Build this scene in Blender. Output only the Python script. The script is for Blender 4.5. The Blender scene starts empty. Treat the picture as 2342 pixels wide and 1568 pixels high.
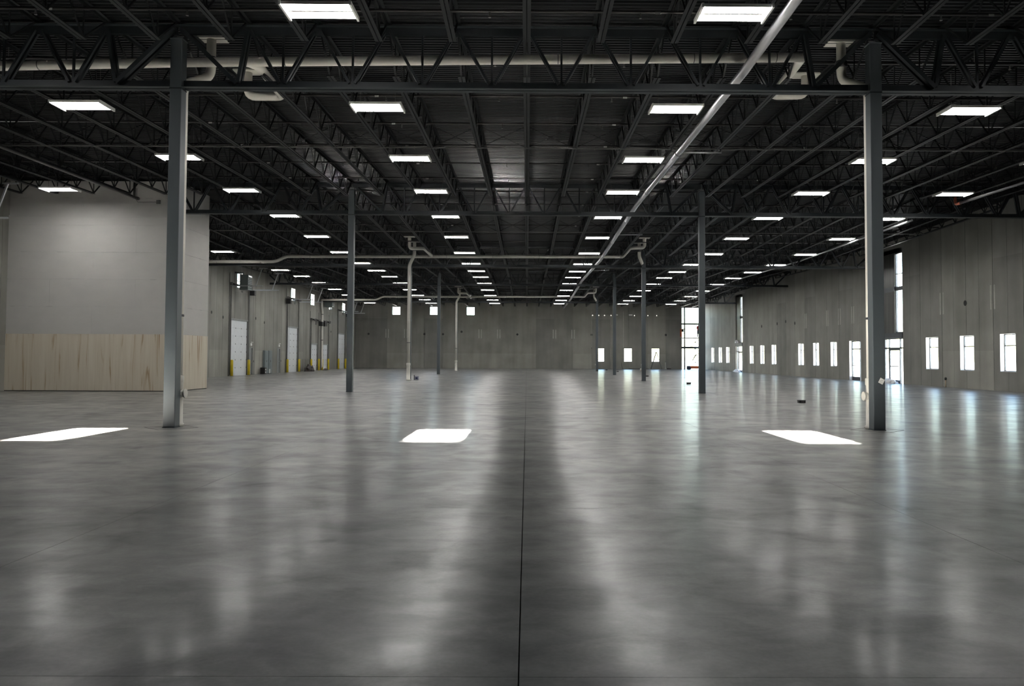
import bpy, bmesh, math, random
from mathutils import Vector, Matrix

random.seed(7)
S = bpy.context.scene
COL = S.collection

# ------------------------------------------------------------------ camera
W_PX, H_PX, F_PX = 2342.0, 1568.0, 1786.0
YAW, PIT, ROL = -.00518, .03526, .00431
cam_data = bpy.data.cameras.new('camera')
cam = bpy.data.objects.new('camera', cam_data)
COL.objects.link(cam)
_r = Vector((math.cos(YAW), math.sin(YAW), 0))
_f0 = Vector((-math.sin(YAW), math.cos(YAW), 0))
_z = Vector((0, 0, 1))
_f = _f0 * math.cos(PIT) + _z * math.sin(PIT)
_u = -_f0 * math.sin(PIT) + _z * math.cos(PIT)
_R = _r * math.cos(ROL) + _u * math.sin(ROL)
_U = -_r * math.sin(ROL) + _u * math.cos(ROL)
cam.matrix_world = Matrix(((_R.x, _U.x, -_f.x, .034), (_R.y, _U.y, -_f.y, 0), (_R.z, _U.z, -_f.z, 1.554), (0, 0, 0, 1)))
cam_data.sensor_width = 36
cam_data.lens = 36 * F_PX / W_PX
cam_data.shift_x = (1171 - 1214.77) / W_PX
cam_data.shift_y = (752.25 - 784) / W_PX
cam_data.clip_end = 900
S.camera = cam

# ------------------------------------------------------------------ sky, sun, exposure
world = bpy.data.worlds.new('world')
S.world = world
world.use_nodes = True
wn = world.node_tree.nodes
wl = world.node_tree.links
wn.clear()
sky = wn.new('ShaderNodeTexSky')
sky.sky_type = 'NISHITA'
sky.sun_disc = False
sky.sun_elevation = math.radians(26.4)
sky.sun_rotation = math.radians(182)
sky.air_density = 1.0
sky.dust_density = .35
sky.ozone_density = 1.6
bg = wn.new('ShaderNodeBackground')
bg.inputs['Strength'].default_value = 1.15
wo = wn.new('ShaderNodeOutputWorld')
wl.new(sky.outputs['Color'], bg.inputs['Color'])
wl.new(bg.outputs['Background'], wo.inputs['Surface'])

SUN_DIR = Vector((.70, 18.0, -9.0)).normalized()
sun_d = bpy.data.lights.new('sun', 'SUN')
sun_d.energy = 1400
sun_d.color = (1.0, .95, .88)
sun_d.angle = math.radians(.53)
sun = bpy.data.objects.new('sun', sun_d)
COL.objects.link(sun)
sun.rotation_euler = SUN_DIR.to_track_quat('-Z', 'Y').to_euler()
sun.location = (-3, -60, 40)

S.view_settings.view_transform = 'Standard'
S.view_settings.look = 'None'
S.view_settings.gamma = 1
S.view_settings.use_curve_mapping = False
S.view_settings.exposure = 0.0
S.cycles.sample_clamp_indirect = 0      # keep the sun's glint off the polished floor onto the roof deck
LAMP = 58.0            # radiance of the fluorescent lenses

# ------------------------------------------------------------------ building data
D = 16.92              # column line spacing along the hall
BW = 15.24             # bay width
XL, XR, YF, YB = -22.3, 22.86, 101.52, -9.0
JS = 1.524             # joist spacing
RISE = .33


def tri(y):
    if y > 5 * D:
        return 0.0
    return RISE * abs(((y / D) % 2) - 1)


# ------------------------------------------------------------------ materials
def new_mat(name):
    m = bpy.data.materials.new(name)
    m.use_nodes = True
    n = m.node_tree.nodes
    return m, n, m.node_tree.links, n['Principled BSDF']


def ramp(n, stops):
    r = n.new('ShaderNodeValToRGB')
    e = r.color_ramp.elements
    while len(e) < len(stops):
        e.new(.5)
    for k, (p, c) in enumerate(stops):
        e[k].position = p
        e[k].color = (*c, 1) if len(c) == 3 else c
    return r


def mat(name, col, rough=.5, metal=0.0, vary=.12, scale=(3, 3, 3), spec=.5, bump=0.0):
    m, n, l, b = new_mat(name)
    geo = n.new('ShaderNodeNewGeometry')
    mp = n.new('ShaderNodeMapping')
    mp.inputs['Scale'].default_value = scale
    nz = n.new('ShaderNodeTexNoise')
    nz.inputs['Detail'].default_value = 4
    nz.inputs['Scale'].default_value = 1
    l.new(geo.outputs['Position'], mp.inputs['Vector'])
    l.new(mp.outputs['Vector'], nz.inputs['Vector'])
    lo = tuple(c * (1 - vary) for c in col)
    hi = tuple(min(1, c * (1 + vary)) for c in col)
    r = ramp(n, [(.3, lo), (.7, hi)])
    l.new(nz.outputs['Fac'], r.inputs['Fac'])
    l.new(r.outputs['Color'], b.inputs['Base Color'])
    b.inputs['Roughness'].default_value = rough
    b.inputs['Metallic'].default_value = metal
    b.inputs['Specular IOR Level'].default_value = spec
    if bump:
        bp = n.new('ShaderNodeBump')
        bp.inputs['Strength'].default_value = 1
        bp.inputs['Distance'].default_value = bump
        l.new(nz.outputs['Fac'], bp.inputs['Height'])
        l.new(bp.outputs['Normal'], b.inputs['Normal'])
    return m


def emis(name, col, k):
    m, n, l, b = new_mat(name)
    b.inputs['Base Color'].default_value = (*col, 1)
    b.inputs['Emission Color'].default_value = (*col, 1)
    b.inputs['Emission Strength'].default_value = k
    return m


def concrete_floor():
    m, n, l, b = new_mat('polished_concrete')
    geo = n.new('ShaderNodeNewGeometry')
    pos = geo.outputs['Position']

    def noise(scale, det, sc3=(1, 1, 1), dist=0.0):
        mp = n.new('ShaderNodeMapping')
        mp.inputs['Scale'].default_value = sc3
        l.new(pos, mp.inputs['Vector'])
        t = n.new('ShaderNodeTexNoise')
        t.inputs['Scale'].default_value = scale
        t.inputs['Detail'].default_value = det
        t.inputs['Distortion'].default_value = dist
        l.new(mp.outputs['Vector'], t.inputs['Vector'])
        return t.outputs['Fac']

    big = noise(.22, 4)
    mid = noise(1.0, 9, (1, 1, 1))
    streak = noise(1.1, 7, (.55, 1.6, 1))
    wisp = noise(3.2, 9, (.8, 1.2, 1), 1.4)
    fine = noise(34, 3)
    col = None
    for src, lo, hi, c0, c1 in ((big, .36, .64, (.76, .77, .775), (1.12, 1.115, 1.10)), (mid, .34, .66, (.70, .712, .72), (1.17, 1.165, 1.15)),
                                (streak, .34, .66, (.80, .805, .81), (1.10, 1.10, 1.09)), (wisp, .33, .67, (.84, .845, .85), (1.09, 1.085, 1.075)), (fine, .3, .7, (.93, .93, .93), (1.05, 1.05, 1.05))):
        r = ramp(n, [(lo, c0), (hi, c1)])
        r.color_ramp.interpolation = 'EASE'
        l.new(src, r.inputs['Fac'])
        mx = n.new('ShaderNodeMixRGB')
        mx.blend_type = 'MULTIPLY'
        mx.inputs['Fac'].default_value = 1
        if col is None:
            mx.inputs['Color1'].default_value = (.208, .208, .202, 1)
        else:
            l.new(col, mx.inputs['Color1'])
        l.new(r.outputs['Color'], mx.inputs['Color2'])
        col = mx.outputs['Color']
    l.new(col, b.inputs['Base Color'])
    ro = noise(1.6, 9, (1, 1, 1), .8)
    rr = ramp(n, [(.35, (.285, .285, .285)), (.65, (.35, .35, .35))])
    l.new(ro, rr.inputs['Fac'])
    l.new(rr.outputs['Color'], b.inputs['Roughness'])
    rs = ramp(n, [(.35, (.24, .24, .24)), (.65, (.08, .08, .08))])
    l.new(ro, rs.inputs['Fac'])
    l.new(rs.outputs['Color'], b.inputs['Specular IOR Level'])
    # thin polished sealer
    b.inputs['Coat Weight'].default_value = .11
    b.inputs['Coat IOR'].default_value = 1.5
    b.inputs['Coat Roughness'].default_value = .13
    wv = noise(.9, 3, (.5, 1.3, 1))
    bp = n.new('ShaderNodeBump')
    bp.inputs['Strength'].default_value = 1
    bp.inputs['Distance'].default_value = .010
    l.new(wv, bp.inputs['Height'])
    l.new(bp.outputs['Normal'], b.inputs['Normal'])
    l.new(bp.outputs['Normal'], b.inputs['Coat Normal'])
    return m


def concrete_wall():
    m, n, l, b = new_mat('precast_concrete')
    geo = n.new('ShaderNodeNewGeometry')
    pos = geo.outputs['Position']
    info = n.new('ShaderNodeObjectInfo')
    mp = n.new('ShaderNodeMapping')
    mp.inputs['Scale'].default_value = (.9, .9, .08)
    l.new(pos, mp.inputs['Vector'])
    st = n.new('ShaderNodeTexNoise')
    st.inputs['Scale'].default_value = 1.4
    st.inputs['Detail'].default_value = 6
    l.new(mp.outputs['Vector'], st.inputs['Vector'])
    r = ramp(n, [(.3, (.200, .197, .178)), (.5, (.230, .226, .205)), (.72, (.258, .253, .230))])
    l.new(st.outputs['Fac'], r.inputs['Fac'])
    bl = n.new('ShaderNodeTexNoise')
    bl.inputs['Scale'].default_value = .5
    bl.inputs['Detail'].default_value = 5
    l.new(pos, bl.inputs['Vector'])
    r2 = ramp(n, [(.3, (.82, .82, .82)), (.7, (1.12, 1.12, 1.12))])
    l.new(bl.outputs['Fac'], r2.inputs['Fac'])
    mx = n.new('ShaderNodeMixRGB')
    mx.blend_type = 'MULTIPLY'
    mx.inputs['Fac'].default_value = 1
    l.new(r.outputs['Color'], mx.inputs['Color1'])
    l.new(r2.outputs['Color'], mx.inputs['Color2'])
    # each panel was cast from its own batch
    r3 = ramp(n, [(0, (.86, .86, .87)), (1, (1.12, 1.12, 1.1))])
    l.new(info.outputs['Random'], r3.inputs['Fac'])
    mx2 = n.new('ShaderNodeMixRGB')
    mx2.blend_type = 'MULTIPLY'
    mx2.inputs['Fac'].default_value = 1
    l.new(mx.outputs['Color'], mx2.inputs['Color1'])
    l.new(r3.outputs['Color'], mx2.inputs['Color2'])
    # repoured lower and upper pours on some of the panels, a shade lighter
    sx = n.new('ShaderNodeSeparateXYZ')
    l.new(pos, sx.inputs['Vector'])

    def cmp_(op, a, v):
        t = n.new('ShaderNodeMath')
        t.operation = op
        l.new(a, t.inputs[0])
        t.inputs[1].default_value = v
        return t.outputs['Value']

    def mul_(a, c):
        t = n.new('ShaderNodeMath')
        t.operation = 'MULTIPLY'
        l.new(a, t.inputs[0])
        l.new(c, t.inputs[1])
        return t.outputs['Value']
    low = mul_(cmp_('LESS_THAN', sx.outputs['Z'], 1.95), cmp_('GREATER_THAN', info.outputs['Random'], .52))
    upp = mul_(cmp_('GREATER_THAN', sx.outputs['Z'], 6.45), cmp_('LESS_THAN', info.outputs['Random'], .30))
    ad = n.new('ShaderNodeMath')
    ad.operation = 'ADD'
    l.new(low, ad.inputs[0])
    l.new(upp, ad.inputs[1])
    sc = n.new('ShaderNodeMapRange')
    sc.inputs['To Min'].default_value = 1.0
    sc.inputs['To Max'].default_value = 1.17
    l.new(ad.outputs['Value'], sc.inputs['Value'])
    mx3 = n.new('ShaderNodeVectorMath')
    mx3.operation = 'SCALE'
    l.new(mx2.outputs['Color'], mx3.inputs[0])
    l.new(sc.outputs['Result'], mx3.inputs['Scale'])
    l.new(mx3.outputs['Vector'], b.inputs['Base Color'])
    b.inputs['Roughness'].default_value = .62
    b.inputs['Specular IOR Level'].default_value = .4
    bp = n.new('ShaderNodeBump')
    bp.inputs['Distance'].default_value = .004
    l.new(st.outputs['Fac'], bp.inputs['Height'])
    l.new(bp.outputs['Normal'], b.inputs['Normal'])
    return m


def plywood():
    m, n, l, b = new_mat('plywood')
    geo = n.new('ShaderNodeNewGeometry')
    info = n.new('ShaderNodeObjectInfo')
    mp = n.new('ShaderNodeMapping')
    mp.inputs['Scale'].default_value = (5.5, 5.5, .33)
    l.new(geo.outputs['Position'], mp.inputs['Vector'])
    ad = n.new('ShaderNodeVectorMath')
    ad.operation = 'ADD'
    l.new(mp.outputs['Vector'], ad.inputs[0])
    sc = n.new('ShaderNodeMath')
    sc.operation = 'MULTIPLY'
    sc.inputs[1].default_value = 37
    l.new(info.outputs['Random'], sc.inputs[0])
    l.new(sc.outputs['Value'], ad.inputs[1])
    t = n.new('ShaderNodeTexNoise')
    t.inputs['Scale'].default_value = 1
    t.inputs['Detail'].default_value = 5
    t.inputs['Distortion'].default_value = .7
    l.new(ad.outputs['Vector'], t.inputs['Vector'])
    r = ramp(n, [(.30, (.27, .18, .10)), (.37, (.42, .34, .24)), (.43, (.51, .455, .365)), (.7, (.57, .52, .43))])
    l.new(t.outputs['Fac'], r.inputs['Fac'])
    l.new(r.outputs['Color'], b.inputs['Base Color'])
    b.inputs['Roughness'].default_value = .6
    return m


def drywall():
    m, n, l, b = new_mat('drywall')
    geo = n.new('ShaderNodeNewGeometry')
    sx = n.new('ShaderNodeSeparateXYZ')
    l.new(geo.outputs['Position'], sx.inputs['Vector'])

    def math_(op, a, v=None):
        t = n.new('ShaderNodeMath')
        t.operation = op
        l.new(a, t.inputs[0])
        if v is not None:
            if isinstance(v, (int, float)):
                t.inputs[1].default_value = v
            else:
                l.new(v, t.inputs[1])
        return t.outputs['Value']

    def noise(sc3, det=4):
        mp = n.new('ShaderNodeMapping')
        mp.inputs['Scale'].default_value = sc3
        l.new(geo.outputs['Position'], mp.inputs['Vector'])
        t = n.new('ShaderNodeTexNoise')
        t.inputs['Scale'].default_value = 1
        t.inputs['Detail'].default_value = det
        l.new(mp.outputs['Vector'], t.inputs['Vector'])
        return t.outputs['Fac']
    base = ramp(n, [(.3, (.415, .405, .388)), (.7, (.445, .435, .415))])
    l.new(noise((1.2, 1.2, 2.2)), base.inputs['Fac'])
    # scuffed board edges: broken dark dashes along the horizontal joints
    z = math_('ADD', math_('SUBTRACT', sx.outputs['Z'], 2.44), .5875)
    d = math_('ABSOLUTE', math_('SUBTRACT', math_('MODULO', z, 1.175), .5875))
    near = math_('LESS_THAN', d, .016)
    blot = math_('GREATER_THAN', noise((1.9, 1.9, 14), 3), .61)
    k = math_('MULTIPLY', math_('MULTIPLY', near, blot), .30)
    mx = n.new('ShaderNodeMixRGB')
    l.new(k, mx.inputs['Fac'])
    l.new(base.outputs['Color'], mx.inputs['Color1'])
    mx.inputs['Color2'].default_value = (.16, .155, .15, 1)
    l.new(mx.outputs['Color'], b.inputs['Base Color'])
    b.inputs['Roughness'].default_value = .8
    return m


def glass():
    m, n, l, b = new_mat('window_glass')
    n.remove(b)
    tr = n.new('ShaderNodeBsdfTransparent')
    tr.inputs['Color'].default_value = (.95, .97, .98, 1)
    gl = n.new('ShaderNodeBsdfGlossy')
    gl.inputs['Roughness'].default_value = .02
    fr = n.new('ShaderNodeFresnel')
    geo = n.new('ShaderNodeNewGeometry')
    ior = n.new('ShaderNodeMapRange')       # same air-to-glass ratio on both faces of the thin pane
    ior.inputs['To Min'].default_value = 1.5
    ior.inputs['To Max'].default_value = 1 / 1.5
    l.new(geo.outputs['Backfacing'], ior.inputs['Value'])
    l.new(ior.outputs['Result'], fr.inputs['IOR'])
    mx = n.new('ShaderNodeMixShader')
    l.new(fr.outputs['Fac'], mx.inputs['Fac'])
    l.new(tr.outputs['BSDF'], mx.inputs[1])
    l.new(gl.outputs['BSDF'], mx.inputs[2])
    l.new(mx.outputs['Shader'], n['Material Output'].inputs['Surface'])
    return m


M = dict(
    floor=concrete_floor(), wall=concrete_wall(), ply=plywood(), glass=glass(),
    joint=mat('joint_filler', (.022, .021, .02), .8),
    joint_pale=mat('pale_joint_filler', (.13, .13, .125), .7),
    deck=mat('painted_deck', (.0120, .0134, .0148), .38, .25, .15, (.6, 4, 1), .3),
    joist=mat('joist_primer', (.0145, .0162, .0176), .5, 0, .2, (2, 2, 2), .22),
    girder=mat('girder_primer', (.0165, .0210, .0245), .5, 0, .2, (2, 2, 2), .28),
    column=mat('column_paint', (.062, .074, .083), .42, 0, .10, (2, 2, .5)),
    reveal_shade=mat('dark_reveal_shade', (.055, .055, .05), .3, 0, .5, (5, 5, .25)),  # dark tone painted in for the unlit reveal beside the upper entrance glass
    pipe=mat('white_plastic_pipe', (.62, .60, .55), .45, 0, .08, (1.5, 1.5, 1.5)),
    band=mat('dark_band', (.04, .04, .045), .5),
    blackpipe=mat('black_pipe', (.03, .028, .028), .35, .2),
    galv=mat('galvanised_pipe', (.44, .44, .46), .36, .55, .1, (1, .5, 1)),
    drywall=drywall(),
    white=mat('white_enamel', (.78, .78, .76), .4, 0, .03),
    doorwhite=mat('door_white', (.66, .69, .72), .42, 0, .04),
    frame=mat('dark_aluminium', (.07, .08, .09), .4, .3),
    jamb=mat('white_jamb', (.74, .74, .72), .5, 0, .03),
    greydoor=mat('grey_door_paint', (.24, .25, .25), .5, 0, .06),
    cabinet=mat('cabinet_grey', (.17, .20, .21), .42, .1, .06),
    heater=mat('heater_grey', (.13, .155, .155), .45, .1, .05),
    yellow=mat('safety_yellow', (.62, .47, .02), .4, 0, .08),
    black=mat('black_plastic', (.012, .012, .013), .4),
    steel=mat('track_steel', (.52, .54, .56), .3, .7, .08),
    dullsteel=mat('dull_steel', (.16, .16, .155), .5, .4, .12),
    orange=mat('lift_orange', (.55, .11, .02), .45, 0, .1),
    navy=mat('navy_rubber', (.02, .025, .06), .6),
    red=mat('red_cloth', (.55, .03, .05), .8),
    navycloth=mat('navy_cloth', (.03, .035, .10), .85),
    skin=mat('skin', (.45, .27, .19), .6),
    paper=mat('paper', (.75, .75, .73), .7),
    plastic=mat('clear_plastic_sheet', (.75, .77, .80), .25),
    patch=mat('mortar_patch', (.43, .42, .38), .75),
    insert=mat('lifting_pocket', (.035, .035, .035), .8),
    carton=mat('blue_grey_carton', (.28, .29, .36), .7),
    tarp=mat('dark_tarp', (.045, .036, .034), .55, 0, .3, (9, 9, 9)),
    tan=mat('tan_hose', (.42, .33, .24), .6),
    ladder=mat('ladder_grey', (.12, .12, .12), .5, .3),
    asphalt=mat('outside_paving', (.032, .032, .032), .9, 0, .15, (.3, .3, .3)),
    hat=mat('hat_white', (.7, .7, .68), .4),
    copper=mat('red_fitting', (.35, .10, .06), .4),
    lens=emis('lamp_lens', (1.0, .985, .955), LAMP),
    bulb=emis('work_bulb', (1.0, .95, .85), 2.5),
    exitlit=emis('lit_sign_face', (1.0, .93, .85), .25),
)


# ------------------------------------------------------------------ mesh helpers
class MB:
    def __init__(s):
        s.v, s.f, s.mi = [], [], []

    def quad_faces(s, base, faces, mi=0):
        for f in faces:
            s.f.append([base + k for k in f])
            s.mi.append(mi)

    def box(s, x0, x1, y0, y1, z0, z1, mi=0):
        b = len(s.v)
        s.v += [(x0, y0, z0), (x1, y0, z0), (x1, y1, z0), (x0, y1, z0), (x0, y0, z1), (x1, y0, z1), (x1, y1, z1), (x0, y1, z1)]
        s.quad_faces(b, [(3, 2, 1, 0), (4, 5, 6, 7), (0, 1, 5, 4), (1, 2, 6, 5), (2, 3, 7, 6), (3, 0, 4, 7)], mi)
        return s

    def cbox(s, c, d, mi=0):
        return s.box(c[0] - d[0] / 2, c[0] + d[0] / 2, c[1] - d[1] / 2, c[1] + d[1] / 2, c[2] - d[2] / 2, c[2] + d[2] / 2, mi)

    def bar(s, p, q, w, h=None, up=(0, 0, 1), mi=0):
        h = h or w
        p, q = Vector(p), Vector(q)
        d = (q - p).normalized()
        u = Vector(up)
        if abs(d.dot(u)) > .99:
            u = Vector((0, 1, 0))
        a = d.cross(u).normalized()
        c = a.cross(d).normalized()
        b = len(s.v)
        for e in (p, q):
            for i, j in ((-1, -1), (1, -1), (1, 1), (-1, 1)):
                s.v.append(tuple(e + a * i * w / 2 + c * j * h / 2))
        s.quad_faces(b, [(3, 2, 1, 0), (4, 5, 6, 7), (0, 1, 5, 4), (1, 2, 6, 5), (2, 3, 7, 6), (3, 0, 4, 7)], mi)
        return s

    def tube(s, pts, r, n=12, mi=0, cap=True):
        pts = [Vector(p) for p in pts]
        b = len(s.v)
        u = None
        for i, p in enumerate(pts):
            if i == 0:
                t = pts[1] - p
            elif i == len(pts) - 1:
                t = p - pts[i - 1]
            else:
                t = (pts[i + 1] - p).normalized() + (p - pts[i - 1]).normalized()
            t.normalize()
            if u is None:
                u = t.cross(Vector((.31, .17, .93))).normalized()
            else:
                u = (u - t * u.dot(t)).normalized()
            w = t.cross(u)
            rr = r[i] if isinstance(r, (list, tuple)) else r
            for k in range(n):
                a = 2 * math.pi * k / n
                s.v.append(tuple(p + (u * math.cos(a) + w * math.sin(a)) * rr))
        for i in range(len(pts) - 1):
            for k in range(n):
                k2 = (k + 1) % n
                s.f.append([b + i * n + k, b + i * n + k2, b + (i + 1) * n + k2, b + (i + 1) * n + k])
                s.mi.append(mi)
        if cap:
            s.f.append([b + k for k in range(n)][::-1])
            s.f.append([b + (len(pts) - 1) * n + k for k in range(n)])
            s.mi += [mi, mi]
        return s

    def lathe(s, c, prof, n=14, mi=0):
        """prof: (radius, z) from bottom to top around the vertical axis at c"""
        b = len(s.v)
        for r, z in prof:
            for k in range(n):
                a = 2 * math.pi * k / n
                s.v.append((c[0] + r * math.cos(a), c[1] + r * math.sin(a), c[2] + z))
        for i in range(len(prof) - 1):
            for k in range(n):
                k2 = (k + 1) % n
                s.f.append([b + i * n + k, b + i * n + k2, b + (i + 1) * n + k2, b + (i + 1) * n + k])
                s.mi.append(mi)
        s.f.append([b + k for k in range(n)][::-1])
        s.f.append([b + (len(prof) - 1) * n + k for k in range(n)])
        s.mi += [mi, mi]
        return s

    def mesh(s, name, mats, smooth=False):
        me = bpy.data.meshes.new(name)
        me.from_pydata(s.v, [], s.f)
        if not isinstance(mats, (list, tuple)):
            mats = [mats]
        for m in mats:
            me.materials.append(m)
        if len(mats) > 1:
            me.polygons.foreach_set('material_index', s.mi)
        if smooth:
            me.polygons.foreach_set('use_smooth', [len(f) <= 4 for f in s.f])
        me.update()
        return me

    def build(s, name, mats, parent=None, smooth=False, bevel=0.0):
        o = bpy.data.objects.new(name, s.mesh(name, mats, smooth))
        COL.objects.link(o)
        if parent is not None:
            o.parent = parent
        if bevel:
            bv = o.modifiers.new('bevel', 'BEVEL')
            bv.width = bevel
            bv.segments = 2
            bv.limit_method = 'ANGLE'
        return o


def rounded(pts, rad, n=5):
    """Replace each inner corner of a path with an arc."""
    pts = [Vector(p) for p in pts]
    out = [pts[0]]
    for i in range(1, len(pts) - 1):
        a, p, c = pts[i - 1], pts[i], pts[i + 1]
        r = min(rad, (a - p).length * .45, (c - p).length * .45)
        p0 = p + (a - p).normalized() * r
        p1 = p + (c - p).normalized() * r
        for k in range(n + 1):
            t = k / n
            out.append(p0 * (1 - t) ** 2 + p * 2 * t * (1 - t) + p1 * t ** 2)
    out.append(pts[-1])
    return out


def tag(o, label=None, cat=None, group=None, kind=None):
    if label:
        o['label'] = label
    if cat:
        o['category'] = cat
    if group:
        o['group'] = group
    if kind:
        o['kind'] = kind
    return o


def empty(name, loc=(0, 0, 0), label=None, cat=None, group=None, kind=None, rz=0.0):
    o = bpy.data.objects.new(name, None)
    o.empty_display_size = .2
    COL.objects.link(o)
    o.location = loc
    o.rotation_euler = (0, 0, rz)
    return tag(o, label, cat, group, kind)


def inst(name, mesh, parent=None, loc=(0, 0, 0), rot=(0, 0, 0)):
    o = bpy.data.objects.new(name, mesh)
    COL.objects.link(o)
    o.location = loc
    o.rotation_euler = rot
    if parent is not None:
        o.parent = parent
    return o


ORD = ['zeroth', 'first', 'second', 'third', 'fourth', 'fifth', 'sixth', 'seventh', 'eighth', 'ninth', 'tenth', 'eleventh', 'twelfth',
       'thirteenth', 'fourteenth', 'fifteenth', 'sixteenth', 'seventeenth', 'eighteenth', 'nineteenth', 'twentieth']
for _k, _w in enumerate(['thirtieth', 'fortieth']):
    pass


def nth(k):
    if k <= 20:
        return ORD[k]
    if k < 30:
        return 'twenty-' + ORD[k - 20]
    if k == 30:
        return 'thirtieth'
    return 'thirty-' + ORD[k - 30]


# ================================================================== FLOOR
floor = empty('floor', (0, 0, 0), 'polished grey concrete warehouse floor with saw cut joints', 'floor', kind='structure')
MB().box(XL, XR, YB, YF, -.30, -.028).build('joint_bed', M['joint'], floor)
for a_, b_, c_, d_ in ((XL - .3, XL, YB, YF), (XR, XR + .3, YB, YF), (XL - .3, XR + .3, YF, YF + .3), (XL - .3, XR + .3, YB - .3, YB)):
    MB().box(a_, b_, c_, d_, -.30, 0).build('footing', M['joint_pale'], floor)
xs = [XL] + [k * 3.81 for k in range(-5, 6)] + [XR]
ys = [YB] + [-8.84 + 4.23 * k for k in range(1, 17)]
for j in range(len(ys) - 1):
    for i in range(len(xs) - 1):
        g0 = .0036 if abs(xs[i]) < .01 else .002
        g1 = .0036 if abs(xs[i + 1]) < .01 else .002
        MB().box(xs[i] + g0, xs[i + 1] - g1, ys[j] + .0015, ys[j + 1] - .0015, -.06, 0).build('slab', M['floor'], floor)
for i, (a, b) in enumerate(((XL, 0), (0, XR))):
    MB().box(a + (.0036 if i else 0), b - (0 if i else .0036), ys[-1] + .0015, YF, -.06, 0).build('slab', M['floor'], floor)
for sx in (-1, 1):                       # diamond isolation joints round the column feet
    for n in range(1, 4):
        m = MB()
        c = Vector((sx * 7.62, n * D, .0004))
        r = .58
        q = [c + Vector((r, 0, 0)), c + Vector((0, r, 0)), c + Vector((-r, 0, 0)), c + Vector((0, -r, 0))]
        for k in range(4):
            m.bar(q[k], q[(k + 1) % 4], .018, .002)
        m.build('isolation_joint', M['joint'], floor)

# outside paving beyond the walls
pv = MB().box(-320, 320, -160, 460, -.5, -.31).build('ground', M['asphalt'])
tag(pv, 'pale sunlit paving outside the building, seen through the windows', 'ground', kind='structure')


# ================================================================== WALLS
def panel_wall(name, label, axis, plane, out, seams, openings, ztop=9.6, thick=.30):
    """Precast panels between the seams. axis: the horizontal axis the wall runs along ('x' or 'y')."""
    root = empty(name, (0, 0, 0), label, 'wall', kind='structure')
    for a, b in zip(seams[:-1], seams[1:]):
        ops = [o for o in openings if o[1] > a + .001 and o[0] < b - .001]
        cu = {a, b, b - .035}
        groove = None
        if 2.0 < b - a < 3.0:
            mid = (a + b) / 2
            groove = (mid - .009, mid + .009)
            cu |= set(groove)
        cz = {0.0, ztop}
        for o in ops:
            cu |= {min(max(o[0], a), b), min(max(o[1], a), b)}
            cz |= {max(0, o[2]), min(ztop, o[3])}
        cu, cz = sorted(cu), sorted(cz)
        m = MB()
        for u0, u1 in zip(cu[:-1], cu[1:]):
            if u1 - u0 < 1e-5:
                continue
            um = (u0 + u1) / 2
            d = .05 if um > b - .035 else (.014 if groove and groove[0] < um < groove[1] else 0)
            run = None
            for z0, z1 in zip(cz[:-1], cz[1:]):
                zm = (z0 + z1) / 2
                if any(o[0] < um < o[1] and o[2] < zm < o[3] for o in ops):
                    run = None
                    continue
                lo, hi = sorted((plane + out * d, plane + out * thick))
                if axis == 'y':
                    m.box(lo, hi, u0, u1, z0, z1)
                else:
                    m.box(u0, u1, lo, hi, z0, z1)
        m.build('concrete_panel', M['wall'], root)
    return root


# openings (along the wall, z): left wall
DOORS_L = [('tall', 26.2, 29.8, 4.25), ('tall', 58.85, 62.45, 4.25), ('tall', 72.75, 76.1, 4.2), ('dock', 80.7, 83.25, 2.74), ('dock', 85.2, 87.62, 2.74), ('tall', 92.2, 95.75, 4.15)]
MAN_L = [(62.75, 63.72, 2.2), (69.9, 70.78, 2.2)]
WIN_L = [(60.1, 61.35), (73.85, 75.1), (80.57, 81.9), (88.08, 89.35), (94.33, 95.7)]
op_l = [(a, b, 0, h) for _, a, b, h in DOORS_L] + [(a, b, 0, h) for a, b, h in MAN_L] + [(a, b, 6.8, 7.95) for a, b in WIN_L]
seams_l = [YB, 8, 25.11] + [27.41 + 2.302 * k for k in range(33)]
seams_l = [s for s in seams_l if s < YF - .5] + [YF + .3]
wall_left = panel_wall('wall_left', 'dock wall of vertical grey concrete panels with overhead doors', 'y', XL, -1, seams_l, op_l)

WIN_R = [(36.35, 37.57), (39.76, 41.05), (43.23, 44.57), (57.43, 58.6), (60.96, 62.18), (64.33, 65.6), (71.47, 72.75), (75.03, 76.3), (78.66, 79.9), (88.02, 89.4), (91.4, 92.86), (95.24, 96.6)]
DOOR_R = (53.3, 55.2)
ENT_R = [(47.3, 50.0), (82.62, 85.3)]
op_r = [(a, b, .93, 2.75) for a, b in WIN_R] + [(*DOOR_R, 0, 2.77)] + [(a, b, 0, 8.1) for a, b in ENT_R]
seams_r = [YB, 10, 28.66] + [28.66 + 2.36 * k for k in range(1, 32)]
seams_r = [s for s in seams_r if s < YF - .5] + [YF + .3]
wall_right = panel_wall('wall_right', 'long wall of vertical grey concrete panels with small windows and glazed entrances', 'y', XR, 1, seams_r, op_r)

WIN_FU = [(-17.53, -16.45), (-12.64, -11.56), (-7.86, -6.78)]
WIN_FL = [(9.03, 10.1), (12.64, 13.72), (16.22, 17.3)]
GLZ = (20.12, XR)
op_f = [(a, b, 6.9, 8.0) for a, b in WIN_FU] + [(a, b, .93, 2.71) for a, b in WIN_FL] + [(GLZ[0], GLZ[1] + 1, 0, 8.1)]
seams_f = [XL - .35] + [-20.56 + 2.416 * k for k in range(18)] + [XR + .35]
wall_far = panel_wall('wall_far', 'end wall of vertical grey concrete panels beyond the last columns', 'x', YF, 1, seams_f, op_f)
panel_wall('wall_back', 'plain concrete wall behind the viewpoint', 'x', YB, -1, [XL - .3, -11, 0, 11, XR + .3], [])

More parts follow.
